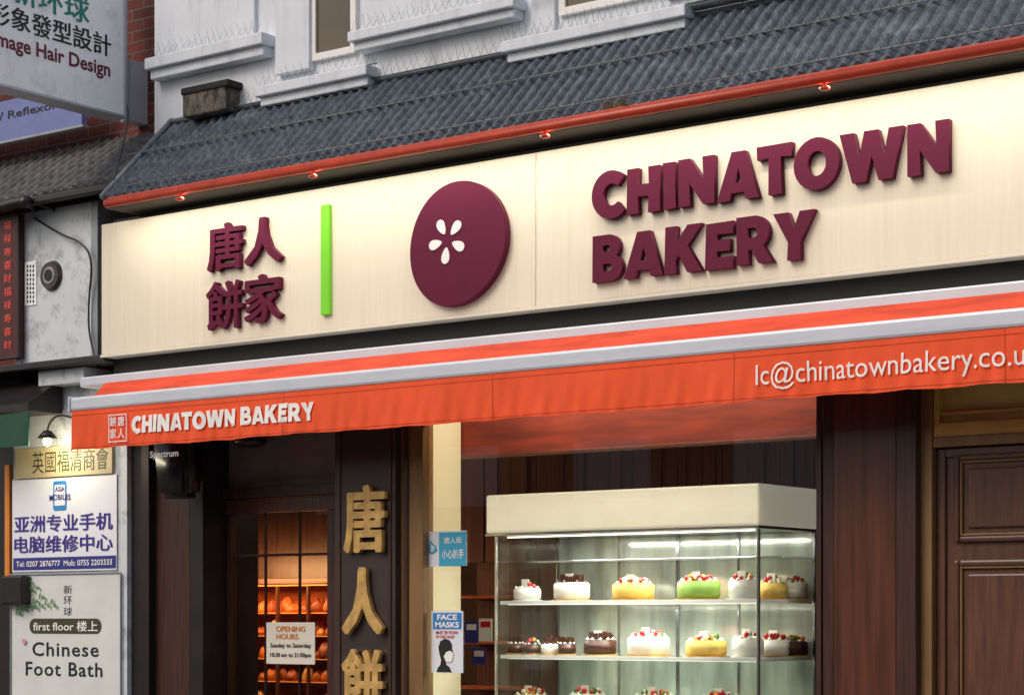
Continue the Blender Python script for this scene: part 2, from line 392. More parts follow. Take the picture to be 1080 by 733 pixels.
for xx in (xrl-.002, XE):
    vv = [bm.verts.new(p) for p in [(xx, -.5, Zroof_b-.02), (xx, YW, Zroof_b-.02), (xx, YW, Zroof_t)]]; bm.faces.new(vv)
finish('roof_gable', bm, m_lead, B)
box('soffit', xrl, XE, -.49, YW, Zroof_b-.06, Zroof_b-.021, m_black, B, 0)
box('bressummer', XL+.01, XE, -.2, 0, zb_f-.55, Zroof_b-.061, m_black, B, 0)

# shopfront uprights, sill, doors
ZH = zb_f-.02
def up(name, px0, px1, y0, y1, mat, z0=0, z1=ZH, par=B): return box(name, XR(px0, y0), XR(px1, y0), y0, y1, z0, z1, mat, par, .004)
up('pilaster', 136, 157, -.06, .4, m_blackbrown)
up('pilaster', 157, 200, 0, .4, m_brown)
up('pilaster', 200, 214, -.02, .5, m_blackbrown)
up('pilaster', 353, 417, -.1, .5, m_goldboard)
up('pilaster', 418, 446, -.05, .05, m_bronze)
ring('pilaster_moulding', XR(357, -.1), XR(413, -.1), .3, ZH-.1, .02, -.108, -.09, m_brown, B)
box('pilaster_moulding', XR(427, -.05), XR(431, -.05), -.062, -.051, .1, ZH, m_brown, B)
up('pilaster', 868, 879, -.04, .3, m_brown)
up('pilaster', 879, 945, -.08, .3, m_brown2)
up('pilaster', 945, 966, -.1, .3, m_brown)
xa, xb = XR(446, 0), XR(868, 0)
box('stall_riser', xa, xb, -.03, .3, 0, .55, m_brown2, B)
box('window_sill', xa, xb, -.09, .32, .551, .6, m_brown, B)
W = empty('shop_window', ((xa+xb)/2, 0, .6), parent=B)
sheet('pane', xa, xb, 0.012, .6, ZH, m_glass, W)
box('frame', xa, xa+.014, -.02, .03, .6, ZH, m_brass, W)
box('frame', xb-.03, xb, -.02, .03, .6, ZH, m_brown, W)
box('window_reveal', xa-.1, xa+.001, .051, .36, .55, ZH, m_creampaint, B, 0)
box('window_reveal', xa, XR(472, .36), .33, .37, .55, ZH, m_creampaint, B, .004)
box('window_reveal', XR(472, .36)+.001, XR(480, .36), .34, .37, .55, ZH, m_bronze, B, .004)
bl = empty('awning_reflection', ((xa+xb)/2, .07, 2.6), 'dull red band inside the glass standing in for the awning reflection', 'reflection')  # solid red band added to stand in for the awning mirrored in the glass
box('reflection_band', XR(482, .37), XR(905, .1), .378, .384, ZR(470, .38, 670), ZH, m_reflection, bl, 0)
box('reflection_edge', XR(482, .37), XR(905, .1), .372, .39, ZR(472, .38, 670)-.012, ZR(470, .38, 670)-.001, m_brown2, bl)

# interior shell
xi0, xi1 = XR(140, .3), XR(1000, .1)
box('interior_wall', xi0-3.2, xi1+1.5, 4.0, 4.1, 0, 3.3, m_room, B, 0)
box('interior_wall', xi0-3.3, xi0-3.2, .42, 4.0, 0, 3.3, m_room, B, 0)
box('interior_wall', xi1+1.4, xi1+1.5, .35, 4.0, 0, 3.3, m_room, B, 0)
box('interior_ceiling', xi0-3.2, xi1+1.4, .05, 4.0, 3.18, 3.25, m_room, B, 0)
box('interior_floor', xi0-3.2, xi1+1.4, .02, 4.0, .002, .02, m_kerb, B, 0)
bm = bmesh.new()
xs0, xs1 = XR(470, 1.45), XR(905, 1.45)
x = xs0
while x < xs1:
    wd = random.uniform(.03, .11); bbox(bm, x, x+wd*.9, 1.45+random.uniform(-.015, .015), 1.5, 2.0, 3.17); x += wd
finish('slatted_bulkhead', bm, m_curtain, B)

# left door (recessed) with transom
yd = .22
D = empty('door', (XR(283, yd), yd, 0), parent=B)
x0, x1 = XR(213, yd), XR(362, yd)
zt0, zt1 = ZR(513, yd, 283), ZR(420, yd, 283)
box('transom_panel', x0, x1, yd, yd+.03, zt0, zt1, m_greypanel, D)
box('frame', x0, x1, yd-.06, yd+.06, ZR(524, yd-.06, 283), zt0-.001, m_brown, D)
zdt = ZR(525, yd-.06, 283)
box('frame', x0, x0+.11, yd-.03, yd+.05, 0, zdt, m_brown, D)
box('frame', x0+.24, x0+.28, yd-.02, yd+.04, 0, zdt, m_brown, D)
box('frame', x0+.11, x1, yd-.025, yd+.045, zdt-.09, zdt-.001, m_brown2, D)
box('frame', x1-.11, x1, yd-.03, yd+.05, 0, zdt-.091, m_brown, D)
boxes('glazing_bar', [(x0+.28, x1-.11, yd+.014, yd+.03, ZR(v_, yd, 290)-.009, ZR(v_, yd, 290)+.009) for v_ in (585,)]+[(XR(v_, yd)-.009, XR(v_, yd)+.009, yd+.032, yd+.046, .3, zdt-.09) for v_ in (276, 312)], m_brown, D)
sheet('pane', x0+.11, x1-.11, yd+.012, .3, zdt-.09, m_glass, D)
box('kick_plate', x0+.11, x1-.11, yd-.01, yd+.03, 0, .3, m_brown, D)
box('handle', x0+.255, x0+.275, yd-.08, yd-.05, .7, 1.1, m_brass, D, .006)

# right door with amber transom
yr = 0.0
R = empty('door', (XR(1040, yr), yr, 0), parent=B)
xj0 = XR(966, yr); xj1 = XR(1240, yr)
z_tr0, z_tr1 = ZR(459, yr, 1040), ZR(388, yr, 1040)
box('jamb', xj0, XR(974, yr), yr-.05, yr+.2, 0, ZH, m_brown, R)
box('jamb', XR(974, yr)+.001, XR(987, yr), yr-.045, yr+.2, 0, ZH, m_bronze, R)
box('transom_frame', XR(987, yr)+.001, xj1, yr-.04, yr+.1, z_tr0-.05, z_tr0, m_bronze, R)
box('transom_frame', XR(987, yr)+.001, xj1, yr-.03, yr+.1, z_tr0+.001, z_tr0+.07, m_brass, R)
box('transom_frame', XR(987, yr)+.001, XR(993, yr), yr-.03, yr+.1, z_tr0+.071, ZH, m_brass, R)
box('transom_pane', XR(993, yr), xj1, yr+.02, yr+.03, z_tr0+.071, ZH, m_amber, R, 0)
box('transom_frame', XR(993, yr)+.001, xj1, yr-.005, yr+.019, z_tr0+.11, z_tr0+.128, m_brass, R)
zd1 = z_tr0-.052
box('leaf', XR(988, yr), xj1, yr+.02, yr+.07, 0, zd1, m_door, R, .002)
ring('leaf_rail', XR(988, yr), XR(1160, yr), .01, zd1-.003, .045, yr, yr+.021, m_door, R, .006)
for t_, b_ in ((478, 571), (590, 790)):
    a0, a1 = XR(1006, yr), XR(1140, yr); z0, z1 = ZR(b_, yr, 1040), ZR(t_, yr, 1040)
    ring('panel_moulding', a0, a1, z0, z1, .03, yr-.01, yr+.02, m_door, R, .011)
    ring('panel_moulding', a0+.031, a1-.031, z0+.031, z1-.031, .012, yr+.002, yr+.021, m_bronze, R, .004)
    box('leaf_panel', a0+.07, a1-.07, yr+.002, yr+.022, z0+.07, z1-.07, m_door, R, .009)
box('side_wall', xj1, XE, -.05, .4, 0, ZH, m_brown2, B)

# ------------------------------------------------------------------ fascia sign
S = empty('shop_sign', (XR(565, -.3), -.3, zb_f), 'long cream fascia sign with raised maroon letters over the shopfront', 'sign')
cuts = [107, 565, 1300]
for i in range(2):
    box('sign_panel', XR(cuts[i], -.3)+(.0015 if i else 0), XR(cuts[i+1], -.3)-.0015, -.3, -.2, zb_f, zt_f, m_cream, S, .004)
box('sign_trim', XL-.006, XE, -.306, -.2, zb_f-.018, zb_f-.001, m_creamedge, S, .002)
capitals(S, 'CHINATOWN', 624, 1001, 155, 206, -.3, m_maroon, .038, pc=813)
capitals(S, 'BAKERY', 625, 859, 236, 285, -.3, m_maroon, .038, pc=742)
for ch, a, b_, t_, bo, ft in (('唐', 218, 256, 235, 285, .028), ('人', 257, 297, 229, 278, .05), ('餅', 217, 256, 296, 347, .022), ('家', 257, 297, 289, 340, .03)):
    text(S, ch, a, b_, t_, bo, -.3, m_maroon, .032, .004, False, name='letter', fat=ft)
ibox('sign_divider', 338, 347, 216, 332, -.325, -.3, m_lime, S, bev=.003)
c = P(482, 257, -.34); r = (ZR(192, -.34, 482)-ZR(322, -.34, 482))/2
bm = bmesh.new(); cyl(bm, (c.x, -.3, c.z), (c.x, -.345, c.z), r, seg=96)
for v_ in bm.verts:
    a = math.atan2(v_.co.z-c.z, v_.co.x-c.x); k = 1+.03*math.cos(2*(a-math.radians(52)))+.012*math.cos(3*a)
    v_.co.x = c.x+(v_.co.x-c.x)*k; v_.co.z = c.z+(v_.co.z-c.z)*k
bmesh.ops.bevel(bm, geom=[e for e in bm.edges if len(e.link_faces) == 2 and e.calc_face_angle(0) > 1], offset=.003, segments=2, affect='EDGES')
finish('logo_disc', bm, m_maroon, S)
fc = P(471.5, 253.5, -.35)
for k in range(5):
    a = math.radians(118-72*k); bm = bmesh.new(); pts = []
    for i in range(24):
        u = 2*math.pi*i/24
        lx = .088+.047*math.cos(u); ly = .027*math.sin(u)*(1+.38*math.cos(u))
        pts.append((fc.x+lx*math.cos(a)-ly*math.sin(a), fc.z+lx*math.sin(a)+ly*math.cos(a)))
    vf = [bm.verts.new((p[0], -.35, p[1])) for p in pts]; vb = [bm.verts.new((p[0], -.344, p[1])) for p in pts]
    bm.faces.new(vf)
    for i in range(24): bm.faces.new((vf[i], vf[(i+1) % 24], vb[(i+1) % 24], vb[i]))
    bmesh.ops.recalc_face_normals(bm, faces=bm.faces[:])
    finish('petal', bm, m_white, S)

# ------------------------------------------------------------------ red light trough above the sign
yp = -.52; zp = ZR(137, yp)
T = empty('sign_light_trough', (XR(565, yp), yp, zp), 'long red painted light trough along the tiled roof edge', 'light fitting')
bm = bmesh.new(); cyl(bm, (XR(112, yp), yp, zp), (XE, yp, zp), .027, seg=20); finish('trough_tube', bm, m_red, T, True)
bm = bmesh.new(); bbox(bm, XR(112, yp), XE, yp+.005, yp+.03, zp+.014, zp+.04, .004); finish('trough_back', bm, m_red, T)
box('led_strip', XR(118, yp), XE-.1, yp+.029, yp+.037, zp-.014, zp-.004, m_led, T, 0)
for px in (190, 330, 575, 870, 1130):
    x = XR(px, yp); bm = bmesh.new()
    cyl(bm, (x, yp+.0, zp-.018), (x, yp+.0, zp-.045), .009); sph(bm, (x, yp+.0, zp-.05), .026, (1.1, 1, .5))
    finish('bracket', bm, m_red, T, True)
    bm = bmesh.new(); bbox(bm, x-.006, x+.006, yp+.05, -.2, zp+.0, zp+.01); finish('bracket_arm', bm, m_black, T)
x_a, x_b = XR(112, yp), XE
for i in range(3):
    wd = (x_b-x_a)/3
    ld = bpy.data.lights.new('trough_lamp', 'AREA'); ld.shape = 'RECTANGLE'; ld.size = wd; ld.size_y = .03; ld.energy = 10.5; ld.color = (1, .91, .75)
    lo = bpy.data.objects.new('trough_lamp', ld); COL.objects.link(lo); lo.parent = T
    lo.location = Vector((x_a+wd*(i+.5), yp+.012, zp-.034))-WL[T.name]; lo.rotation_euler = (math.radians(6), 0, 0)
for px in (646, 655):
    q = P(px, 124, -.5); q.z = Zroof_b+.005
    wt = empty('weed_tuft', q, 'small dry weed tuft sprouting at the roof edge', 'weed', 'weed tufts on the roof edge')
    bm = bmesh.new()
    for i in range(16): cyl(bm, q, q+Vector((random.uniform(-.09, .09), random.uniform(-.05, .01), random.uniform(.0, .07))), .004, .001, 4)
    finish('blades', bm, m_straw2, wt)

# ------------------------------------------------------------------ awning
ya, yc = -.66, -.42
A = empty('awning', (XR(565, ya), ya, 2.6), 'retracted orange canvas awning with white bar and printed valance', 'awning')
xa0 = XR(76, ya); xa1 = XE
zc1, zc0 = ZR(349, yc), ZR(361.5, yc)
bm = bmesh.new(); bbox(bm, XR(84, yc), xa1, yc, -.2, zc0, zc1, .01); finish('cassette', bm, m_alu, A)
zb1, zb0 = ZR(373.5, ya), ZR(391, ya); zv = ZR(440, ya)
def wv(x, z):
    k = max(0, min(1, (zb0-z)/(zb0-zv)))
    return (.009*math.sin(x*6.1)+.007*math.sin(x*17.+1.3+z*3)+.005*math.sin(x*29+z*12)+.004*math.sin(x*53-z*14)+.002*math.sin(x*83))*k
bm = bmesh.new(); n = 700; g = []
for j in range(17):
    z = zb0+.005+(zv-zb0-.005)*j/16
    g.append([bm.verts.new((xa0+(xa1-xa0)*i/n, ya-.004+wv(xa0+(xa1-xa0)*i/n, z), z+(0.003*math.sin(i*.17)+.003*math.sin(i*.041) if j == 16 else 0))) for i in range(n+1)])
for j in range(16):
    for i in range(n): bm.faces.new((g[j+1][i], g[j+1][i+1], g[j][i+1], g[j][i]))
val = finish('valance', bm, m_orange, A, True)
m_stitch = M('dark_orange_seam', (190,60,28), .8, var=.1, bump=0)
bm = bmesh.new(); n2 = 350
for (za, zb_) in ((zv+.012, zv+.015), (zb0-.03, zb0-.027)):
    a_ = [bm.verts.new((xa0+(xa1-xa0)*i/n2, ya-.0058+wv(xa0+(xa1-xa0)*i/n2, za), za)) for i in range(n2+1)]
    b2_ = [bm.verts.new((xa0+(xa1-xa0)*i/n2, ya-.0058+wv(xa0+(xa1-xa0)*i/n2, zb_), zb_)) for i in range(n2+1)]
    for i in range(n2): bm.faces.new((a_[i], a_[i+1], b2_[i+1], b2_[i]))
for px in (300, 520, 775, 1060):      # vertical seams
    x = XR(px, ya); prev = None
    for j in range(13):
        z = zb0-.002+(zv-zb0+.004)*j/12
        cur = [bm.verts.new((x+dx, ya-.0056+wv(x+dx, z), z)) for dx in (-.002, .002)]
        if prev: bm.faces.new((prev[0], prev[1], cur[1], cur[0]))
        prev = cur
finish('valance_seam', bm, m_stitch, A, True)
bm = bmesh.new()
n = 200
r0 = [bm.verts.new((xa0+.05+(xa1-xa0-.05)*i/n, yc-.002, zc0+.012)) for i in range(n+1)]
rm = [bm.verts.new((xa0+.05+(xa1-xa0-.05)*i/n, (yc+ya)/2+.03, (zc0+zb1)/2-.02+.004*math.sin(i*.4))) for i in range(n+1)]
r1 = [bm.verts.new((xa0+.02+(xa1-xa0-.02)*i/n, ya+.01, zb1-.01)) for i in range(n+1)]
for a, b_ in ((r0, rm), (rm, r1)):
    for i in range(n): bm.faces.new((b_[i], b_[i+1], a[i+1], a[i]))
finish('canopy', bm, m_orange2, A, True)
bm = bmesh.new(); bbox(bm, xa0-.005, xa1, ya-.014, ya+.045, zb0, zb1, .016); finish('front_bar', bm, m_alu, A)
bm = bmesh.new(); bbox(bm, xa0-.02, xa0-.005, ya-.02, ya+.05, zb0-.006, zb1+.006, .006); finish('end_cap', bm, m_alu, A)
boxes('folding_arm', [(XR(150, -.4), XR(560, -.4), -.5, -.47, zb0+.01, zb0+.04), (XR(760, -.4), XR(1150, -.4), -.5, -.47, zb0+.01, zb0+.04)], m_alu, A)
off = ya-.014
capitals(A, 'CHINATOWN BAKERY', 139, 331, 431.5, 450, off, m_print, 0, pc=235, warp=wv, single=True)
text(A, 'lc@chinatownbakery.co.uk', 797, 1097, 371, 402, off, m_print, 0, .0, pc=945, warp=wv)
xs0, xs1 = XR(114.5, off), XR(133.5, off); zs0, zs1 = ZR(466, off, 124), ZR(437, off, 124)
o = ring('stamp_emblem', xs0, xs1, zs0, zs1, .006, off-.001, off+.004, m_print, A, 0)
for i, ch in enumerate('餅唐家人'):
    cx0 = xs0+.011+(i % 2)*(xs1-xs0-.02)/2; cz1 = zs1-.012-(i//2)*(zs1-zs0-.02)/2
    text_at(A, ch, (cx0, off, cz1-(zs1-zs0)*.36), (1,0,0), (0,0,1), (0,-1,0), (xs1-xs0)*.38, (zs1-zs0)*.36, 0, m_print, .0, fat=.02)

# ------------------------------------------------------------------ gold characters and stickers
G = empty('gold_characters', (XR(385, -.11), -.11, 1.2), 'raised gold characters running down the dark pilaster', 'sign')
for ch, a, b_, t_, bo in (('唐', 362, 406, 511, 583), ('人', 360, 404, 598, 669), ('餅', 360, 404, 684, 752)):
    text(G, ch, a, b_, t_, bo, -.112, m_gold, .03, .008, name='letter', fat=.034 if ch != '人' else .055)
def poster(name, px0, px1, top, bot, y, mat, label, cat='poster', th=.004, pc=None, group=None):
    pc = pc if pc is not None else (px0+px1)/2
    x0, x1 = XR(px0, y), XR(px1, y); z0, z1 = ZR(bot, y, pc), ZR(top, y, pc)
    e = empty(name, ((x0+x1)/2, y, z0), label, cat, group)
    box('sheet', x0, x1, y, y+th, z0, z1, mat, e, 0); return e
yg = 0.004
p = poster('face_mask_notice', 455, 488, 644, 709, yg, m_poster, 'blue and white face mask notice on the window glass')
ibox('header_band', 456.5, 486.5, 646, 663, yg-.003, yg-.001, m_blue, p, bev=0)
text(p, 'FACE', 461, 482, 647.5, 653.5, yg-.005, m_print, 0, .03); text(p, 'MASKS', 459, 484, 655.5, 661.5, yg-.005, m_print, 0, .03)
text(p, 'MUST BE WORN\nIN THIS SHOP', 460, 483, 665, 673, yg-.003, m_redink, 0, .02)
q = P(470, 690, yg-.003)
def flat(pts, y, mat, par, name='pictogram', sc=1.0):
    bm = bmesh.new(); bm.faces.new([bm.verts.new((q.x+a*sc, y, q.z+b_*sc)) for a, b_ in pts]); return finish(name, bm, mat, par)
flat([(-.07,-.105),(.045,-.105),(.03,-.075),(.005,-.06),(.0,-.04),(.035,-.038),(.045,-.02),(.045,.0),(.058,.012),(.046,.034),(.048,.06),(.03,.085),(-.005,.095),(-.04,.08),(-.055,.045),(-.048,.005),(-.035,-.03),(-.04,-.06),(-.06,-.08)], yg-.003, m_ink, p)
flat([(-.014,-.012),(.006,-.044),(.040,-.044),(.056,-.022),(.060,.010),(.034,.024),(.006,.016)], yg-.005, m_print, p)
p = poster('warning_sticker', 447.5, 492, 560, 597, yg, m_poster, 'pale blue pickpocket warning sticker on the window glass', 'sticker')
ibox('blue_field', 463, 491.5, 561, 596.5, yg-.003, yg-.001, m_cyan, p, bev=0)
text(p, '小心扒手', 466, 489, 579, 589, yg-.005, m_print, 0, .02); text(p, '唐人街', 468, 487, 566, 573, yg-.005, m_print, 0, .01)
text(p, '心', 449, 461, 570, 584, yg-.003, m_cyan, 0, .04, name='pictogram')
p = poster('opening_hours_notice', 281, 332, 656, 700, yd+.005, m_paper, 'white paper opening hours notice taped inside the door', 'notice')
for s, a, b_, t_, bo, mt in (('OPENING\nHOURS', 291, 322, 660, 674, m_orangeink), ('Sunday to Saturday', 285, 328, 678, 684, m_ink), ('10:30 am to 21:00pm', 285, 328, 688, 694, m_ink)):
    text(p, s, a, b_, t_, bo, yd+.002, mt, 0, .02)

# ------------------------------------------------------------------ cake cabinet
yf, yb = .45, 1.14
cx0, cx1 = XR(515, yf), XR(800, yf)
Zt, Zc = ZR(516, yf, 650), ZR(558, yf, 650)
C = empty('cake_cabinet', ((cx0+cx1)/2, .8, 0), 'tall glass cake display cabinet with cream canopy inside the window', 'display cabinet')
box('canopy', cx0-.02, cx1, yf, yb, Zc, Zt, m_canopy, C, .012)
box('canopy_trim', cx0-.022, cx1+.003, yf-.004, yb, Zc-.018, Zc-.001, m_chrome, C, .002)
for x in (cx0+.04, cx1-.018):
    for y in (yf+.01, yb-.03): box('post', x, x+.016, y, y+.016, .75, Zc-.019, m_chrome, C, .002)
box('base', cx0, cx1, yf, yb, .02, .75, m_enamel, C, .01)
sheet('front_glass', cx0+.05, cx1-.02, yf+.006, .75, Zc-.02, m_cabglass, C)
bm = bmesh.new()
for x in (cx0+.045, cx1-.006):
    bm.faces.new([bm.verts.new(q) for q in [(x, yf+.03, .75), (x, yb-.03, .75), (x, yb-.03, Zc-.02), (x, yf+.03, Zc-.02)]])
finish('side_glass', bm, m_cabglass, C)
m_back = M('cabinet_back', (215,220,206), .12, var=.4, scale=2.6, bump=0, stretch=(3,1,.6), metal=.35)
box('back_panel', cx0+.06, cx1-.02, yb-.02, yb-.01, .75, Zc-.02, m_back, C, 0)
xd = (cx0+cx1)/2
boxes('back_rail', [(xd-.012, xd+.012, yb-.03, yb-.021, .75, Zc-.02), (xd-.44, xd-.425, yb-.03, yb-.021, .75, Zc-.02), (xd+.42, xd+.435, yb-.03, yb-.021, .75, Zc-.02)], m_chrome, C, 0)
ZS = [ZR(633, yf+.05, 650), ZR(692, yf+.05, 650), ZR(748, yf+.05, 650)]
ztop = ZR(590, yf+.32, 650)
for z in ZS+[ztop]:
    top = z > ZS[0]
    yy0 = yf+.05 if not top else yf+.32
    box('shelf', cx0+.06, cx1-.03, yy0, yb-.03, z-.010, z, m_shelfglass, C, 0)
    box('shelf_edge', cx0+.06, cx1-.03, yy0-.008, yy0-.001, z-.010 if top else z-.02, z+.002, m_chrome if top else m_white, C, .001)
    box('shelf_edge', cx1-.029, cx1-.022, yy0, yb-.03, z-.010 if top else z-.02, z+.002, m_white, C, .001)
    if not top: box('led_strip', cx0+.1, cx1-.06, yy0+.02, yy0+.028, z-.022, z-.0145, m_led, C, 0)
box('led_strip', cx0+.1, cx1-.06, yf+.06, yf+.068, Zc-.03, Zc-.022, m_led, C, 0)
def area(name, loc, sx, sy, e, col, rot=(0,0,0)):
    ld = bpy.data.lights.new(name, 'AREA'); ld.shape = 'RECTANGLE'; ld.size = sx; ld.size_y = sy; ld.energy = e; ld.color = col
    lo = bpy.data.objects.new(name, ld); COL.objects.link(lo); lo.location = loc; lo.rotation_euler = rot; return lo
area('cabinet_lamp', ((cx0+cx1)/2, yf+.2, Zc-.04), 1.3, .1, 19, (1, .98, .9))
area('shelf_lamp', ((cx0+cx1)/2, yf+.15, ZS[0]-.03), 1.3, .06, 11, (1, .98, .9))

def cake(px, shelf, rad, h, body, kind, label, dy=.2):
    z = ZS[shelf]+.001; y = yf+dy; x = XR(px, y)
    e = empty('cake', (x, y, z), label, 'cake', 'cakes on the glass shelves')
    bm = bmesh.new(); cyl(bm, (x, y, z), (x, y, z+.008), rad*1.12, seg=32); finish('cake_board', bm, m_gold if kind != 'w' else m_white, e)
    bm = bmesh.new(); cyl(bm, (x, y, z+.009), (x, y, z+h), rad, seg=40)
    bmesh.ops.bevel(bm, geom=[q for q in bm.edges if q.calc_face_angle(0) > 1], offset=.008, segments=3, affect='EDGES')
    finish('sponge', bm, body, e, True)
    bm = bmesh.new(); ns = random.choice((7, 8, 10)); rs = random.uniform(.010, .014)*(1 if rad > .08 else .7)
    for i in range(ns):
        a = 2*math.pi*i/ns+.3; sph(bm, (x+rad*.8*math.cos(a), y+rad*.8*math.sin(a), z+h+.003), rs, (1, 1, .8), 0, 8, 6)
        cyl(bm, (x+rad*.8*math.cos(a), y+rad*.8*math.sin(a), z+h+.005), (x+rad*.8*math.cos(a), y+rad*.8*math.sin(a), z+h+rs*1.7), rs*.6, 0, 8)
    finish('icing', bm, m_cakewhite if kind != 'c' or body is m_cakebrown else m_cakebrown, e, True)
    bm = bmesh.new(); sm = 1 if rad > .08 else .7
    for i in range(22 if kind != 'w' else 7):
        a = random.uniform(0, 6.28); rr = rad*.66*math.sqrt(random.random())
        c_ = Vector((x+rr*math.cos(a), y+rr*math.sin(a), z+h+.010+random.uniform(0, .03)*(1-rr/rad)))
        if kind == 'c':
            w_ = random.uniform(.01, .022)*sm; bbox(bm, c_.x-w_, c_.x+w_, c_.y-.003, c_.y+.003, c_.z-.01, c_.z+random.uniform(.012, .03)*sm, 0, 0)
        else: sph(bm, c_, random.uniform(.009, .019)*sm, (1, 1, random.uniform(.8, 1.3)), random.choice((0, 0, 0, 1, 3, 2)), 10, 7)
    if rad > .08: bbox(bm, x-.025, x+.03, y-rad*.3, y-rad*.3+.003, z+h, z+h+.055, 0, 2)
    finish('topping', bm, [m_straw if kind != 'c' else m_cakebrown, m_kiwi, m_cakewhite, m_orangefruit], e)
LB = 'small chocolate cake in a tight row beside white cakes'
LW = 'small white cake with chocolate pieces in a tight row'
for a in ((603, 0, .11, .11, m_cakewhite, 'c', 'white iced cake topped with chocolate shards on upper shelf'),
          (668, 0, .125, .10, m_cakeyellow, 'f', 'yellow sponge cake topped with strawberries and cream'),
          (737, 0, .125, .11, m_cakegreen, 'f', 'green iced cake crowned with red fruit on gold board'),
          (784, 0, .085, .11, m_cakewhite, 'w', 'white cream cake with small fruit on top'),
          (556, 0, .085, .08, m_cakewhite, 'w', 'small white cream cake at the shelf end'),
          (815, 0, .085, .10, m_cakeyellow, 'f', 'yellow fruit cake beside the side glass', .42),
          (838, 0, .08, .10, m_cakewhite, 'f', 'white fruit cake at the back beside the side glass', .56),
          (817, 1, .085, .10, m_cakewhite, 'f', 'white fruit cake at the back beside the side glass', .42),
          (838, 1, .08, .09, m_cakebrown, 'f', 'chocolate fruit cake at the back beside the side glass', .56),
          (544, 1, .055, .07, m_cakebrown, 'c', LB), (562, 1, .055, .065, m_cakebrown, 'f', LB), (580, 1, .055, .07, m_cakewhite, 'c', LW),
          (598, 1, .055, .07, m_cakebrown, 'c', LB), (552, 1, .055, .07, m_cakewhite, 'c', LW, .38), (588, 1, .055, .07, m_cakebrown, 'c', LB, .38),
          (633, 1, .10, .095, m_cakebrown, 'c', 'chocolate covered cake with shavings on lower shelf'),
          (684, 1, .125, .115, m_cakewhite, 'f', 'white cream cake topped with strawberries'),
          (745, 1, .12, .095, m_cakeyellow, 'f', 'yellow sponge cake with red berries on lower shelf'),
          (789, 1, .09, .11, m_cakewhite, 'w', 'plain white cream cake with little fruit on top'),
          (560, 2, .11, .07, m_cakeyellow, 'f', 'yellow fruit flan on the lowest visible shelf'),
          (620, 2, .12, .08, m_cakewhite, 'f', 'white cake with fruit on the lowest visible shelf'),
          (690, 2, .13, .08, m_cakeyellow, 'f', 'yellow fruit cake on the lowest visible shelf'),
          (760, 2, .13, .08, m_cakebrown, 'f', 'chocolate cake with fruit on the lowest visible shelf')):
    cake(*a)

# ------------------------------------------------------------------ bread cabinet behind the door
ybk = 1.0
bx0, bx1 = XR(230, ybk), XR(358, ybk)
K = empty('bread_cabinet', ((bx0+bx1)/2, ybk+.2, 0), 'warm lit wooden bread cabinet with glass shelves behind the door', 'display cabinet')
ZB = [ZR(v_, ybk, 290) for v_ in (645, 669, 693, 717, 741)]
ztopb = ZR(616, ybk, 290)
m_amberwood = M('amber_wood', (186,90,34), .5, var=.5, scale=5, stretch=(1,1,6))
box('back_panel', bx0, bx1, ybk+.3, ybk+.32, .4, ztopb, m_amberwood, K, 0)
box('side_panel', bx0-.03, bx0-.001, ybk, ybk+.32, .4, ztopb, m_amberwood, K, 0)
box('side_panel', bx1+.001, bx1+.03, ybk, ybk+.32, .4, ztopb, m_amberwood, K, 0)
box('top_panel', bx0-.03, bx1+.03, ybk-.01, ybk+.32, ztopb+.001, ztopb+.04, m_brown2, K)
box('header_panel', bx0-.03, bx1+.03, ybk+.1, ybk+.32, ztopb+.041, 3.0, m_brown, K)
box('base', bx0-.03, bx1+.03, ybk-.01, ybk+.32, .02, .399, m_brown2, K)
box('led_strip', bx0+.02, bx1-.02, ybk+.02, ybk+.03, ztopb-.012, ztopb-.003, m_ledwarm, K, 0)
for z in ZB:
    box('shelf', bx0, bx1, ybk+.02, ybk+.29, z-.008, z, m_amberwood, K, 0)
    box('led_strip', bx0+.02, bx1-.02, ybk+.022, ybk+.026, z-.012, z-.0085, m_ledwarm, K, 0)
for k in range(1, 4): box('divider', bx0+(bx1-bx0)*k/4-.008, bx0+(bx1-bx0)*k/4+.008, ybk-.008, ybk+.018, .4, ztopb-.013, m_brown2, K, 0)
protos = []
for mt in (m_bread, m_bread2, m_wrap):
    bm = bmesh.new(); bmesh.ops.create_uvsphere(bm, u_segments=20, v_segments=12, radius=1)
    for v_ in bm.verts:
        a = math.atan2(v_.co.y, v_.co.x); zz = v_.co.z
        v_.co = Vector((v_.co.x*.05, v_.co.y*.055, max(-.35, zz)*.036+.0126+.006*max(0, zz)*math.cos(a*4)))
    protos.append(finish('bread_bun', bm, mt, None, True))
used = set()
for z in ZB:
    nb = 11
    for i in range(nb):
        for dy in (.08, .2):
            x = bx0+(bx1-bx0)*(i+.5)/nb+random.uniform(-.018, .018)
            k = random.choice((0, 0, 1, 1, 2))
            if k not in used: b2 = protos[k]; used.add(k)
            else: b2 = protos[k].copy(); COL.objects.link(b2)
            b2.location = (x, ybk+dy+random.uniform(-.02, .02), z+.001); b2.rotation_euler = (0, 0, random.uniform(-1.5, 1.5))
            s = random.uniform(.6, 1.05); b2.scale = (s*random.uniform(.7, 1.4), s, s*random.uniform(.9, 2.2))
            tag(b2, ('golden brown baked bun on a warm lit shelf', 'dark brown glazed bun on a warm lit shelf', 'pale wrapped bun on a warm lit shelf')[k], 'bread', 'buns on the bread cabinet shelves')
area('bread_lamp', ((bx0+bx1)/2, ybk-.3, ztopb+.1), .9, .2, 14, (1, .52, .2), (math.radians(48), 0, 0))

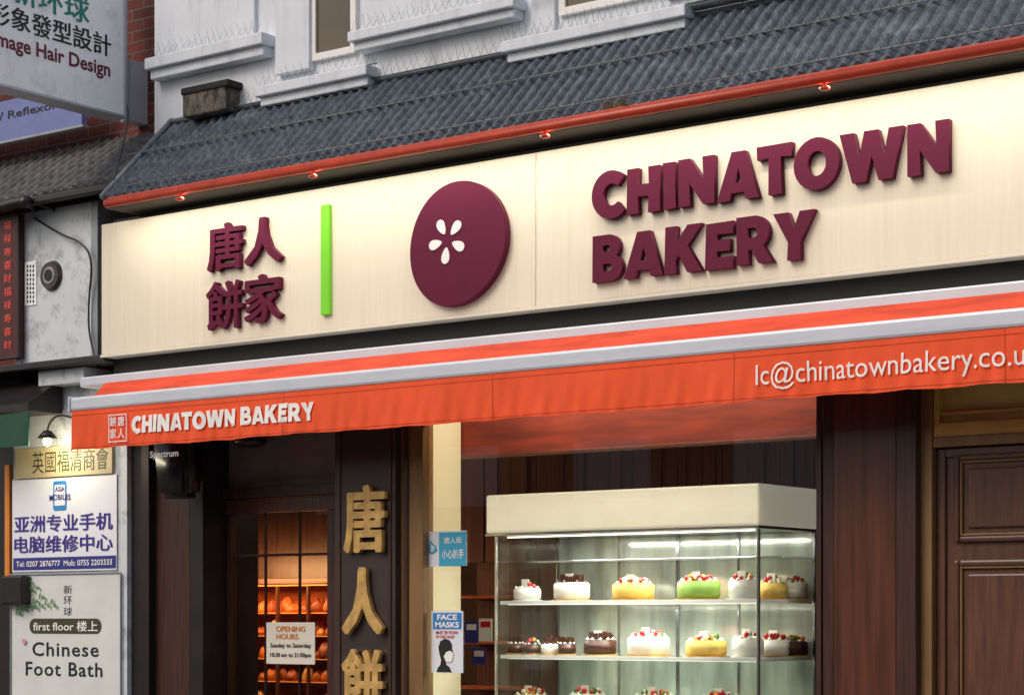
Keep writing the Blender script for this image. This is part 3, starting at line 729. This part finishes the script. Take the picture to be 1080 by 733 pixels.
# interior shelf unit with leaflets, seen beside the cake cabinet
yk = 1.2
U = empty('leaflet_shelf', (XR(500, yk), yk, 0), 'narrow shelf unit with leaflets beside the cake cabinet', 'shelf')
ux0, ux1 = XR(474, yk), XR(540, yk)
box('back_panel', ux0, ux1, yk+.3, yk+.32, .3, 2.0, m_curtain, U, 0)
for z in (1.15, 1.45, 1.75): box('shelf', ux0, ux1, yk, yk+.3, z, z+.02, m_amberwood, U)
for px, t_, bo, mt, lb in ((497, 655, 678, m_navy, 'dark blue leaflet pinned inside the shop'), (512, 652, 676, m_paper, 'pale leaflet pinned inside the shop'), (505, 683, 700, m_navy, 'small blue leaflet pinned inside the shop')):
    p = poster('leaflet', px-7, px+7, t_, bo, .9, mt, lb, 'leaflet', pc=px, group='leaflets inside the shop')
    ibox('picture', px-5, px+5, t_+3, t_+9, .897, .899, m_paper if mt is m_navy else m_straw, p, bev=0, pc=px)
area('shop_lamp', (XR(650, 2.4), 2.2, 3.1), 3.0, .6, 30, (1, .8, .55))
area('canopy_fill', (XR(680, .2), .2, 3.12), 2.4, .1, 20, (1, .88, .68))  # unseen fill light, added to brighten the canopy front
area('shop_lamp', (XR(330, .7), .6, 3.1), .8, .3, 7, (1, .62, .32))

# ------------------------------------------------------------------ black fitting and lamp at the doorway
ysp = -.3
q = P(176, 495, ysp)
Sp = empty('wall_speaker', (q.x, -.06, q.z-.16), 'flat black wall fitting with rounded corners beside the door', 'loudspeaker')
bm = bmesh.new(); bbox(bm, q.x-.17, q.x+.17, ysp, -.1, q.z-.18, q.z+.22, 0)
for v_ in bm.verts:
    if v_.co.z < q.z: v_.co.x = q.x+(v_.co.x-q.x)*.8; v_.co.y = max(v_.co.y, ysp+.03)
bmesh.ops.bevel(bm, geom=bm.edges[:], offset=.04, segments=5, affect='EDGES')
finish('speaker_body', bm, m_gloss, Sp, True)
box('speaker_mount', q.x-.05, q.x+.05, -.1, .0, q.z-.05, q.z+.15, m_blackbrown, Sp)
m_bright = M('bright_print', (250,250,250), .6, var=0, bump=0, emit=.25)
text(Sp, 'Spectrum', 158, 188, 475, 484, ysp-.006, m_bright, 0, .02)
bm = bmesh.new(); q2 = P(264, 466, .1)
Lm = empty('ceiling_lamp', (q2.x, .1, q2.z), 'black dome lamp above the shop door', 'lamp')
sph(bm, q2, .1, (1.3, .8, .4), 0, 24, 14); finish('lamp_dome', bm, m_blackbrown, Lm, True)
bm = bmesh.new(); cyl(bm, q2+Vector((0, 0, .03)), q2+Vector((0, 0, .4)), .02); finish('lamp_stem', bm, m_blackbrown, Lm)

# ------------------------------------------------------------------ neighbouring building
NB = empty('neighbour_building', (-12.5, 0, 0), 'red brick building with slate pentice roof and white shopfront', 'building')
box('brick_wall', -17, xwl+.3, .36, 7, 3.4, 8, m_brick, NB, 0)
xn0 = -17; xn1 = xrl-.02
zt_n = ZR(158, .3, 60); zb_n = ZR(205, -.25, 60)
tiled_roof('roof', xn0, xn1, -.3, zb_n, .36, zt_n, .10, 7, m_tile2, NB, .028, .003, 0, .8)
box('gutter', xn0, xn1, -.33, -.27, zb_n-.06, zb_n-.012, m_blackbrown, NB, .01)
zp1, zp0 = zb_n-.061, ZR(383, -.15, 60)
box('white_panel', XR(22, -.15), XR(97, -.15), -.15, .3, zp0, zp1, m_panelwhite, NB)
box('panel_edge', XR(97, -.15)+.001, XR(104, -.15), -.16, .3, zp0-.05, zp1, m_greymetal, NB)
box('panel_edge', XR(20, -.15), XR(24, -.15), -.17, -.151, zp0, zp1, m_greymetal, NB)
box('shop_cornice', xn0, XR(110, -.3), -.3, .3, zp0-.05, zp0-.001, m_blackbrown, NB, .008)
box('white_soffit', XR(40, -.22), XR(88, -.22), -.22, .3, zp0-.16, zp0-.052, m_panelwhite, NB, .008)
box('neighbour_pier', XR(14, -.1), XR(134, -.1), -.1, .3, 0, zp0-.161, m_panelwhite, NB)
box('neighbour_pier', xn0, XR(14, -.1)-.001, -.02, .3, 0, zp0-.051, m_blackbrown, NB)
box('orange_strip', XR(0, -.1), XR(5, -.1), -.06, -.021, 1.9, 2.7, m_orangestrip, NB)
V = empty('wall_vent', P(54, 291, -.15), 'round dark vent with pale ring on white panel', 'vent')
q = P(54, 291, -.16); bm = bmesh.new()
cyl(bm, (q.x, -.15, q.z), (q.x, -.18, q.z), .105, .09, 32); finish('vent_ring', bm, m_goldboard, V)
bm = bmesh.new(); cyl(bm, (q.x, -.181, q.z), (q.x, -.186, q.z), .06, .055, 24); finish('vent_core', bm, m_greymetal, V)
bm = bmesh.new(); cyl(bm, (q.x, -.1865, q.z), (q.x, -.19, q.z), .04, .04, 20); finish('vent_core', bm, m_black, V)
gr = empty('wall_grille', P(32, 300, -.16), 'small perforated grey grille on white panel beside round vent', 'grille')
ibox('grille_plate', 26, 38, 276, 322, -.158, -.151, m_signwhite, gr, pc=32, bev=.001)
bm = bmesh.new()
for i in range(3):
    for j in range(9):
        q = P(29+i*3, 281+j*4.6, -.16); bbox(bm, q.x-.006, q.x+.006, -.161, -.157, q.z-.009, q.z+.009)
finish('grille_hole', bm, m_black, gr)
p = poster('vertical_sign', -25, 20, 228, 378, -.2, m_redsign, 'dark red vertical sign with red characters on white panel', 'sign', th=.05, pc=10)
ring('sign_frame', XR(-25, -.2), XR(21, -.2), ZR(379, -.2, 10), ZR(227, -.2, 10), .015, -.215, -.199, m_blackbrown, p)
for i in range(10):
    t_ = 233+i*14
    text(p, '福禄寿喜财福禄寿喜财'[i], 4, 12, t_, t_+9, -.204, m_goldink, 0, .01, pc=10)
q = P(22, 214, -.35)
K2 = empty('security_camera', (q.x, -.2, q.z), 'black security camera on bracket under the slate roof', 'camera')
bm = bmesh.new(); cyl(bm, P(-14, 222, -.4), P(27, 212, -.36), .038, .038, 20); finish('camera_body', bm, m_blackbrown, K2)
bm = bmesh.new(); cyl(bm, P(27, 212, -.36), P(36, 222, -.2), .016); cyl(bm, P(26, 209, -.35), P(58, 222, -.16), .012); sph(bm, P(27, 213, -.36), .045); finish('bracket', bm, m_blackbrown, K2)
cb = pipe('cable', [P(36, 230, -.16), P(60, 246, -.18), P(88, 256, -.2), P(98, 276, -.2), P(93, 320, -.18), P(94, 360, -.18), P(104, 388, -.2)], .007, m_blackbrown)
tag(cb, 'black cable drooping over the white panel', 'cable')
cb = pipe('cable', [P(120, 190, -.52), P(128, 160, -.45), P(136, 128, -.2), P(134, 112, .0)], .006, m_blackbrown)
tag(cb, 'thin black cable rising past the roof end', 'cable')

# hanging lightbox (faces along the street)
XA = XR(140, .2)
ya1 = YX(130, XA); ya0 = YX(-90, XA)
zA = lambda py, px=128: ZX(px, py, XA)
zA0, zA1 = zA(121), zA(121)+.98
Hs = empty('projecting_sign', (XA, (ya0+ya1)/2, zA0), 'white projecting lightbox sign with hair design lettering', 'sign')
box('lightbox', XA-.14, XA, ya0, ya1, zA0, zA1, m_signwhite, Hs, .006)
boxes('sign_frame', [(XA-.15, XA+.01, ya0, ya1+.01, zA0-.02, zA0-.001), (XA-.15, XA+.01, ya1+.001, ya1+.03, zA0-.02, zA1)], m_alu, Hs, .004)
boxes('bracket', [(XA-.09, XA-.05, ya1+.03, .37, zA0+.05, zA0+.08), (XA-.12, XA-.02, .2, .36, zA0-.02, zA0+.4)], m_alu, Hs)
def ptext(s, pxa, pxb, top, bot, mat, bold, pc, fat=0):
    a, b_ = YX(pxa, XA), YX(pxb, XA); z0, z1 = ZX(pc, bot, XA), ZX(pc, top, XA)
    text_at(Hs, s, (XA+.003, a, z0), (0,1,0), (0,0,1), (1,0,0), b_-a, z1-z0, 0, mat, bold, fat=fat)
ptext('新环球', 12, 94, -12, 17, m_teal, .0, 60, .02)
ptext('形象發型設計', -12, 117, 21, 45, m_ink, .0, 60, .02)
ptext('Image Hair Design', -8, 116, 51, 71, m_wine, .025, 60)
p = poster('lilac_sign', -80, 86, 98, 140, .1, m_lilac, 'lilac blue sign reading reflexology under the projecting lightbox', 'sign', th=.05, pc=44)
text(p, 'Massage / Reflexology', -52, 80, 116, 127, .097, m_ink, 0, .012, pc=14)
ibox('sign_frame', -80, 87, 140, 143, .09, .15, m_greymetal, p, pc=44)

# repair-shop poster
p = poster('phone_repair_poster', 13, 123, 503, 602, -.112, m_poster, 'white poster with purple phone repair characters on the pier', pc=68)
y1 = -.114
text(p, '亚洲专业手机', 15, 119, 542, 560, y1, m_purple, 0, .0, pc=68, fat=.025)
text(p, '电脑维修中心', 15, 119, 564, 582, y1, m_purple, 0, .0, pc=68, fat=.025)
ibox('blue_band', 14, 122, 587, 600, y1-.001, y1+.001, m_navy, p, pc=68, bev=0)
text(p, 'Tel: 0207 2876777  Mob: 0755 2203333', 17, 118, 590.5, 596.5, y1-.003, m_print, 0, .01, pc=68)
def rrect(name, px0, px1, top, bot, y, rad, mat, par, pc):
    x0, x1 = XR(px0, y), XR(px1, y); z0, z1 = ZR(bot, y, pc), ZR(top, y, pc); pts = []
    for cx_, cz_, a0 in ((x1-rad, z1-rad, 0), (x0+rad, z1-rad, 90), (x0+rad, z0+rad, 180), (x1-rad, z0+rad, 270)):
        for i in range(7):
            a = math.radians(a0+15*i); pts.append((cx_+rad*math.cos(a), cz_+rad*math.sin(a)))
    bm = bmesh.new(); f = bm.faces.new([bm.verts.new((a, y, b_)) for a, b_ in pts]); f.normal_update()
    if f.normal.y > 0: f.normal_flip()
    return finish(name, bm, mat, par)
rrect('phone_icon', 56, 70, 507, 538, y1-.001, .02, m_blue, p, 64)
rrect('phone_icon', 57.5, 68.5, 511, 533, y1-.003, .008, m_poster, p, 64)
text(p, 'ASIA', 58, 68, 513, 518, y1-.005, m_navy, 0, .02, pc=64)
text(p, 'MOBILES', 52, 74, 521, 527, y1-.005, m_navy, 0, .02, pc=64)
# foot bath poster
p = poster('foot_bath_poster', 12, 127, 605, 748, -.112, m_poster2, 'ivory foot bath poster with green plant sketch on the pier', pc=70)
ring('poster_frame', XR(11, -.115), XR(128, -.115), ZR(750, -.115, 70), ZR(604, -.115, 70), .01, -.122, -.1125, m_greymetal, p)
for i, ch in enumerate('新环球'): text(p, ch, 67, 76, 617+i*11.5, 626+i*11.5, y1, m_ink, 0, .0, pc=70)
xp0, xp1 = XR(31, y1), XR(107, y1); zz0, zz1 = ZR(668, y1, 70), ZR(652, y1, 70); rr = (zz1-zz0)/2
bm = bmesh.new(); pts = []
for i in range(13):
    a = math.pi/2+math.pi*i/12; pts.append((xp0+rr+rr*math.cos(a), zz0+rr+rr*math.sin(a)))
for i in range(13):
    a = -math.pi/2+math.pi*i/12; pts.append((xp1-rr+rr*math.cos(a), zz0+rr+rr*math.sin(a)))
bm.faces.new([bm.verts.new((a, y1, b_)) for a, b_ in pts]); bmesh.ops.recalc_face_normals(bm, faces=bm.faces[:]); finish('pill_band', bm, m_olive, p)
text(p, 'first floor 楼上', 35, 103, 654.5, 665.5, y1-.002, m_print, 0, .01, pc=70)
text(p, 'Chinese', 34, 104, 677, 692, y1, m_ink, 0, .014, pc=70, spacing=1.12)
text(p, 'Foot Bath', 27, 108, 698, 713, y1, m_ink, 0, .014, pc=70, spacing=1.12)
bm = bmesh.new(); yl = y1-.012
def stem(a, b_, w_):
    d = (b_-a).normalized(); nn = Vector((-d.z, 0, d.x))*w_
    bm.faces.new([bm.verts.new(v_) for v_ in (a-nn, b_-nn*.4, b_+nn*.4, a+nn)])
branches = [(P(16, 648, yl), P(46, 628, yl)), (P(16, 632, yl), P(40, 618, yl)), (P(28, 640, yl), P(58, 636, yl)), (P(16, 618, yl), P(32, 611, yl)), (P(17, 647, yl), P(24, 613, yl))]
for bi, (a, b_) in enumerate(branches):
    stem(a, b_, .004)
    for i in range(9):
        c_ = a.lerp(b_, (i+1)/9.5); sgn = 1 if i % 2 else -1; an = math.atan2(b_.z-a.z, b_.x-a.x)+sgn*.8; l_ = random.uniform(.035, .05)
        u = Vector((math.cos(an), 0, math.sin(an))); w_ = Vector((-math.sin(an), 0, math.cos(an)))*l_*.26
        oy = Vector((0, -.0004*(bi*2+i % 2+1), 0))
        bm.faces.new([bm.verts.new(v_+oy) for v_ in (c_, c_+u*l_*.5+w_, c_+u*l_, c_+u*l_*.5-w_)])
finish('leaf_sketch', bm, m_leafink, p)
q = P(30, 676, yl); bm = bmesh.new(); cyl(bm, (q.x-.05, yl+.001, q.z), (q.x-.05, yl, q.z), .02, seg=24); finish('pink_circle', bm, m_pink, p)
p = poster('beige_plaque', 16, 118, 470, 502, -.125, m_beige, 'beige plaque with engraved characters above the posters', 'plaque', th=.024, pc=68)
text(p, '英國福清商會', 34, 114, 474, 497, -.127, m_olive, 0, .0, pc=74)
nc = empty('folded_canopy', (XR(0, -.35), -.2, ZR(470, -.35, 20)), 'small dark folded canopy with green valance beside the shop', 'canopy')
bm = bmesh.new()
xl_, xr_ = XR(-60, -.35), XR(38, -.35); za_, zb2 = ZR(404, -.12, 20), ZR(434, -.4, 20)
vv = [bm.verts.new(q_) for q_ in [(xl_, -.12, za_), (xr_, -.12, za_), (xr_, -.42, zb2+.05), (xl_, -.42, zb2+.05), (xl_, -.12, zb2), (xr_, -.12, zb2), (xr_, -.42, zb2), (xl_, -.42, zb2)]]
for f_ in ((0,1,2,3),(7,6,5,4),(3,2,6,7),(1,5,6,2),(0,3,7,4),(0,4,5,1)): bm.faces.new([vv[i] for i in f_])
bmesh.ops.recalc_face_normals(bm, faces=bm.faces[:])
finish('canopy_housing', bm, m_blackbrown, nc)
ibox('canopy_valance', -50, 30, 436, 471, -.415, -.405, m_green, nc, pc=15, bev=0)
# small lit spot lamp with black shade
q = P(50, 462, -.3)
rl = empty('spot_lamp', (q.x, -.2, q.z), 'small lit spot lamp on a curved arm over posters', 'lamp')
m_tube = M('lit_bulb', (255,232,180), .4, var=0, bump=0, emit=5)
bm = bmesh.new(); sph(bm, q+Vector((0, 0, -.02)), .03, (1, 1, 1.1)); finish('lamp_bulb', bm, m_tube, rl, True)
bm = bmesh.new(); cyl(bm, q, q+Vector((0, 0, .05)), .07, .025, 24); finish('lamp_shade', bm, m_blackbrown, rl, True)
pipe('lamp_arm', [q+Vector((0, 0, .05)), Vector((q.x, -.28, q.z+.13)), Vector((q.x+.05, -.2, q.z+.17)), Vector((q.x+.05, -.1, q.z+.14))], .007, m_blackbrown, rl)
pl = bpy.data.lights.new('spot_glow', 'POINT'); pl.energy = 7; pl.color = (1, .86, .6); pl.shadow_soft_size = .04
plo = bpy.data.objects.new('spot_glow', pl); COL.objects.link(plo); plo.location = q+Vector((0, -.02, -.09))
jb = box('junction_box', XR(0, -.2), XR(22, -.2), -.2, -.1, ZR(637, -.2, 10), ZR(607, -.2, 10), m_blackbrown, None, .012)
tag(jb, 'small black junction box fixed beside posters', 'junction box')

# ------------------------------------------------------------------ bird spike strips
bm = bmesh.new(); bbox(bm, -.25, .25, -.009, .009, 0, .004)
b2 = bmesh.new()
for i in range(9):
    x = -.23+i*.057
    for a in (-.6, .6): cyl(b2, (x, 0, .003), (x+random.uniform(-.02, .02), math.sin(a)*.08, math.cos(a)*.105), .0013, .0010, 4)
s0 = finish('spike_strip', bm, m_wire, None); s1 = finish('spikes', b2, m_wire, None)
s1.parent = s0; s1.location = (0, 0, s1.location.z)
first = True
def strip(loc, rx=0):
    global first
    if first: a, b_ = s0, s1; first = False
    else:
        a = s0.copy(); b_ = s1.copy(); COL.objects.link(a); COL.objects.link(b_); b_.parent = a
    a.location = loc; a.rotation_euler = (rx, 0, random.uniform(-.02, .02))
    tag(a, 'strip of thin steel bird spikes along the ledge', 'bird spikes', 'bird spike strips')
def row(px0, px1, y, z, rx=0):
    x = XR(px0, y)+.25; xe = XR(px1, y)
    while x < xe: strip((x, y, z), rx); x += .51
row(215, 1120, YW-.05, Zroof_t+.02)
for s in (.06, .55):
    row(130, 1120, -.5+.6*s-.02, Zroof_b+(Zroof_t-Zroof_b)*s+.03, math.radians(40))
for px0, px1, top, ref, yy in ((155, 276, 62, 152, .02), (270, 386, 92, 268, .01), (368, 541, 34, 366, .01), (530, 722, 44, 528, 0)):
    row(px0, px1+8, yy, ZR(top, -.03, ref)+.001)

# ------------------------------------------------------------------ building across the street (seen mirrored in the glass)
OB = empty('opposite_building', (-10, -19, 0), 'low brown brick terrace with pale windows across the street', 'building')
box('wall', -34, 14, -26, -19, 0, 6.2, m_brick2, OB, 0)
for i in range(15):
    for j in range(2):
        x = -32.5+i*3.1; z = .6+j*3.0
        box('window', x, x+1.5, -18.99, -18.93, z, z+1.8, m_white if j else m_darkglass, OB, 0)

# ------------------------------------------------------------------ light, camera
w = bpy.data.worlds.new('World'); scene.world = w; w.use_nodes = True
nt = w.node_tree; bg = nt.nodes['Background']; sk = nt.nodes.new('ShaderNodeTexSky'); sk.sky_type = 'NISHITA'; sk.sun_disc = False
sk.sun_elevation = math.radians(42); sk.sun_rotation = math.radians(200); sk.dust_density = 4; sk.air_density = 1.2
nt.links.new(sk.outputs[0], bg.inputs[0]); bg.inputs[1].default_value = .12
sd = bpy.data.lights.new('sun', 'SUN'); sd.energy = .95; sd.angle = math.radians(30); sd.color = (1, .97, .93)
so = bpy.data.objects.new('sun', sd); COL.objects.link(so); so.rotation_euler = (math.radians(48), 0, math.radians(-25)); so.location = (0, -10, 20)
cd = bpy.data.cameras.new('camera'); cam = bpy.data.objects.new('camera', cd); COL.objects.link(cam)
cam.location = (0, CAMY, EYE); cam.rotation_euler = (math.radians(90), 0, PHI)
cd.sensor_width = 36; cd.sensor_fit = 'HORIZONTAL'; cd.lens = F/1080*36; cd.shift_y = (HY-366.5)/1080; cd.clip_end = 1000
scene.camera = cam
scene.view_settings.view_transform = 'Standard'; scene.view_settings.look = 'None'; scene.view_settings.exposure = 0
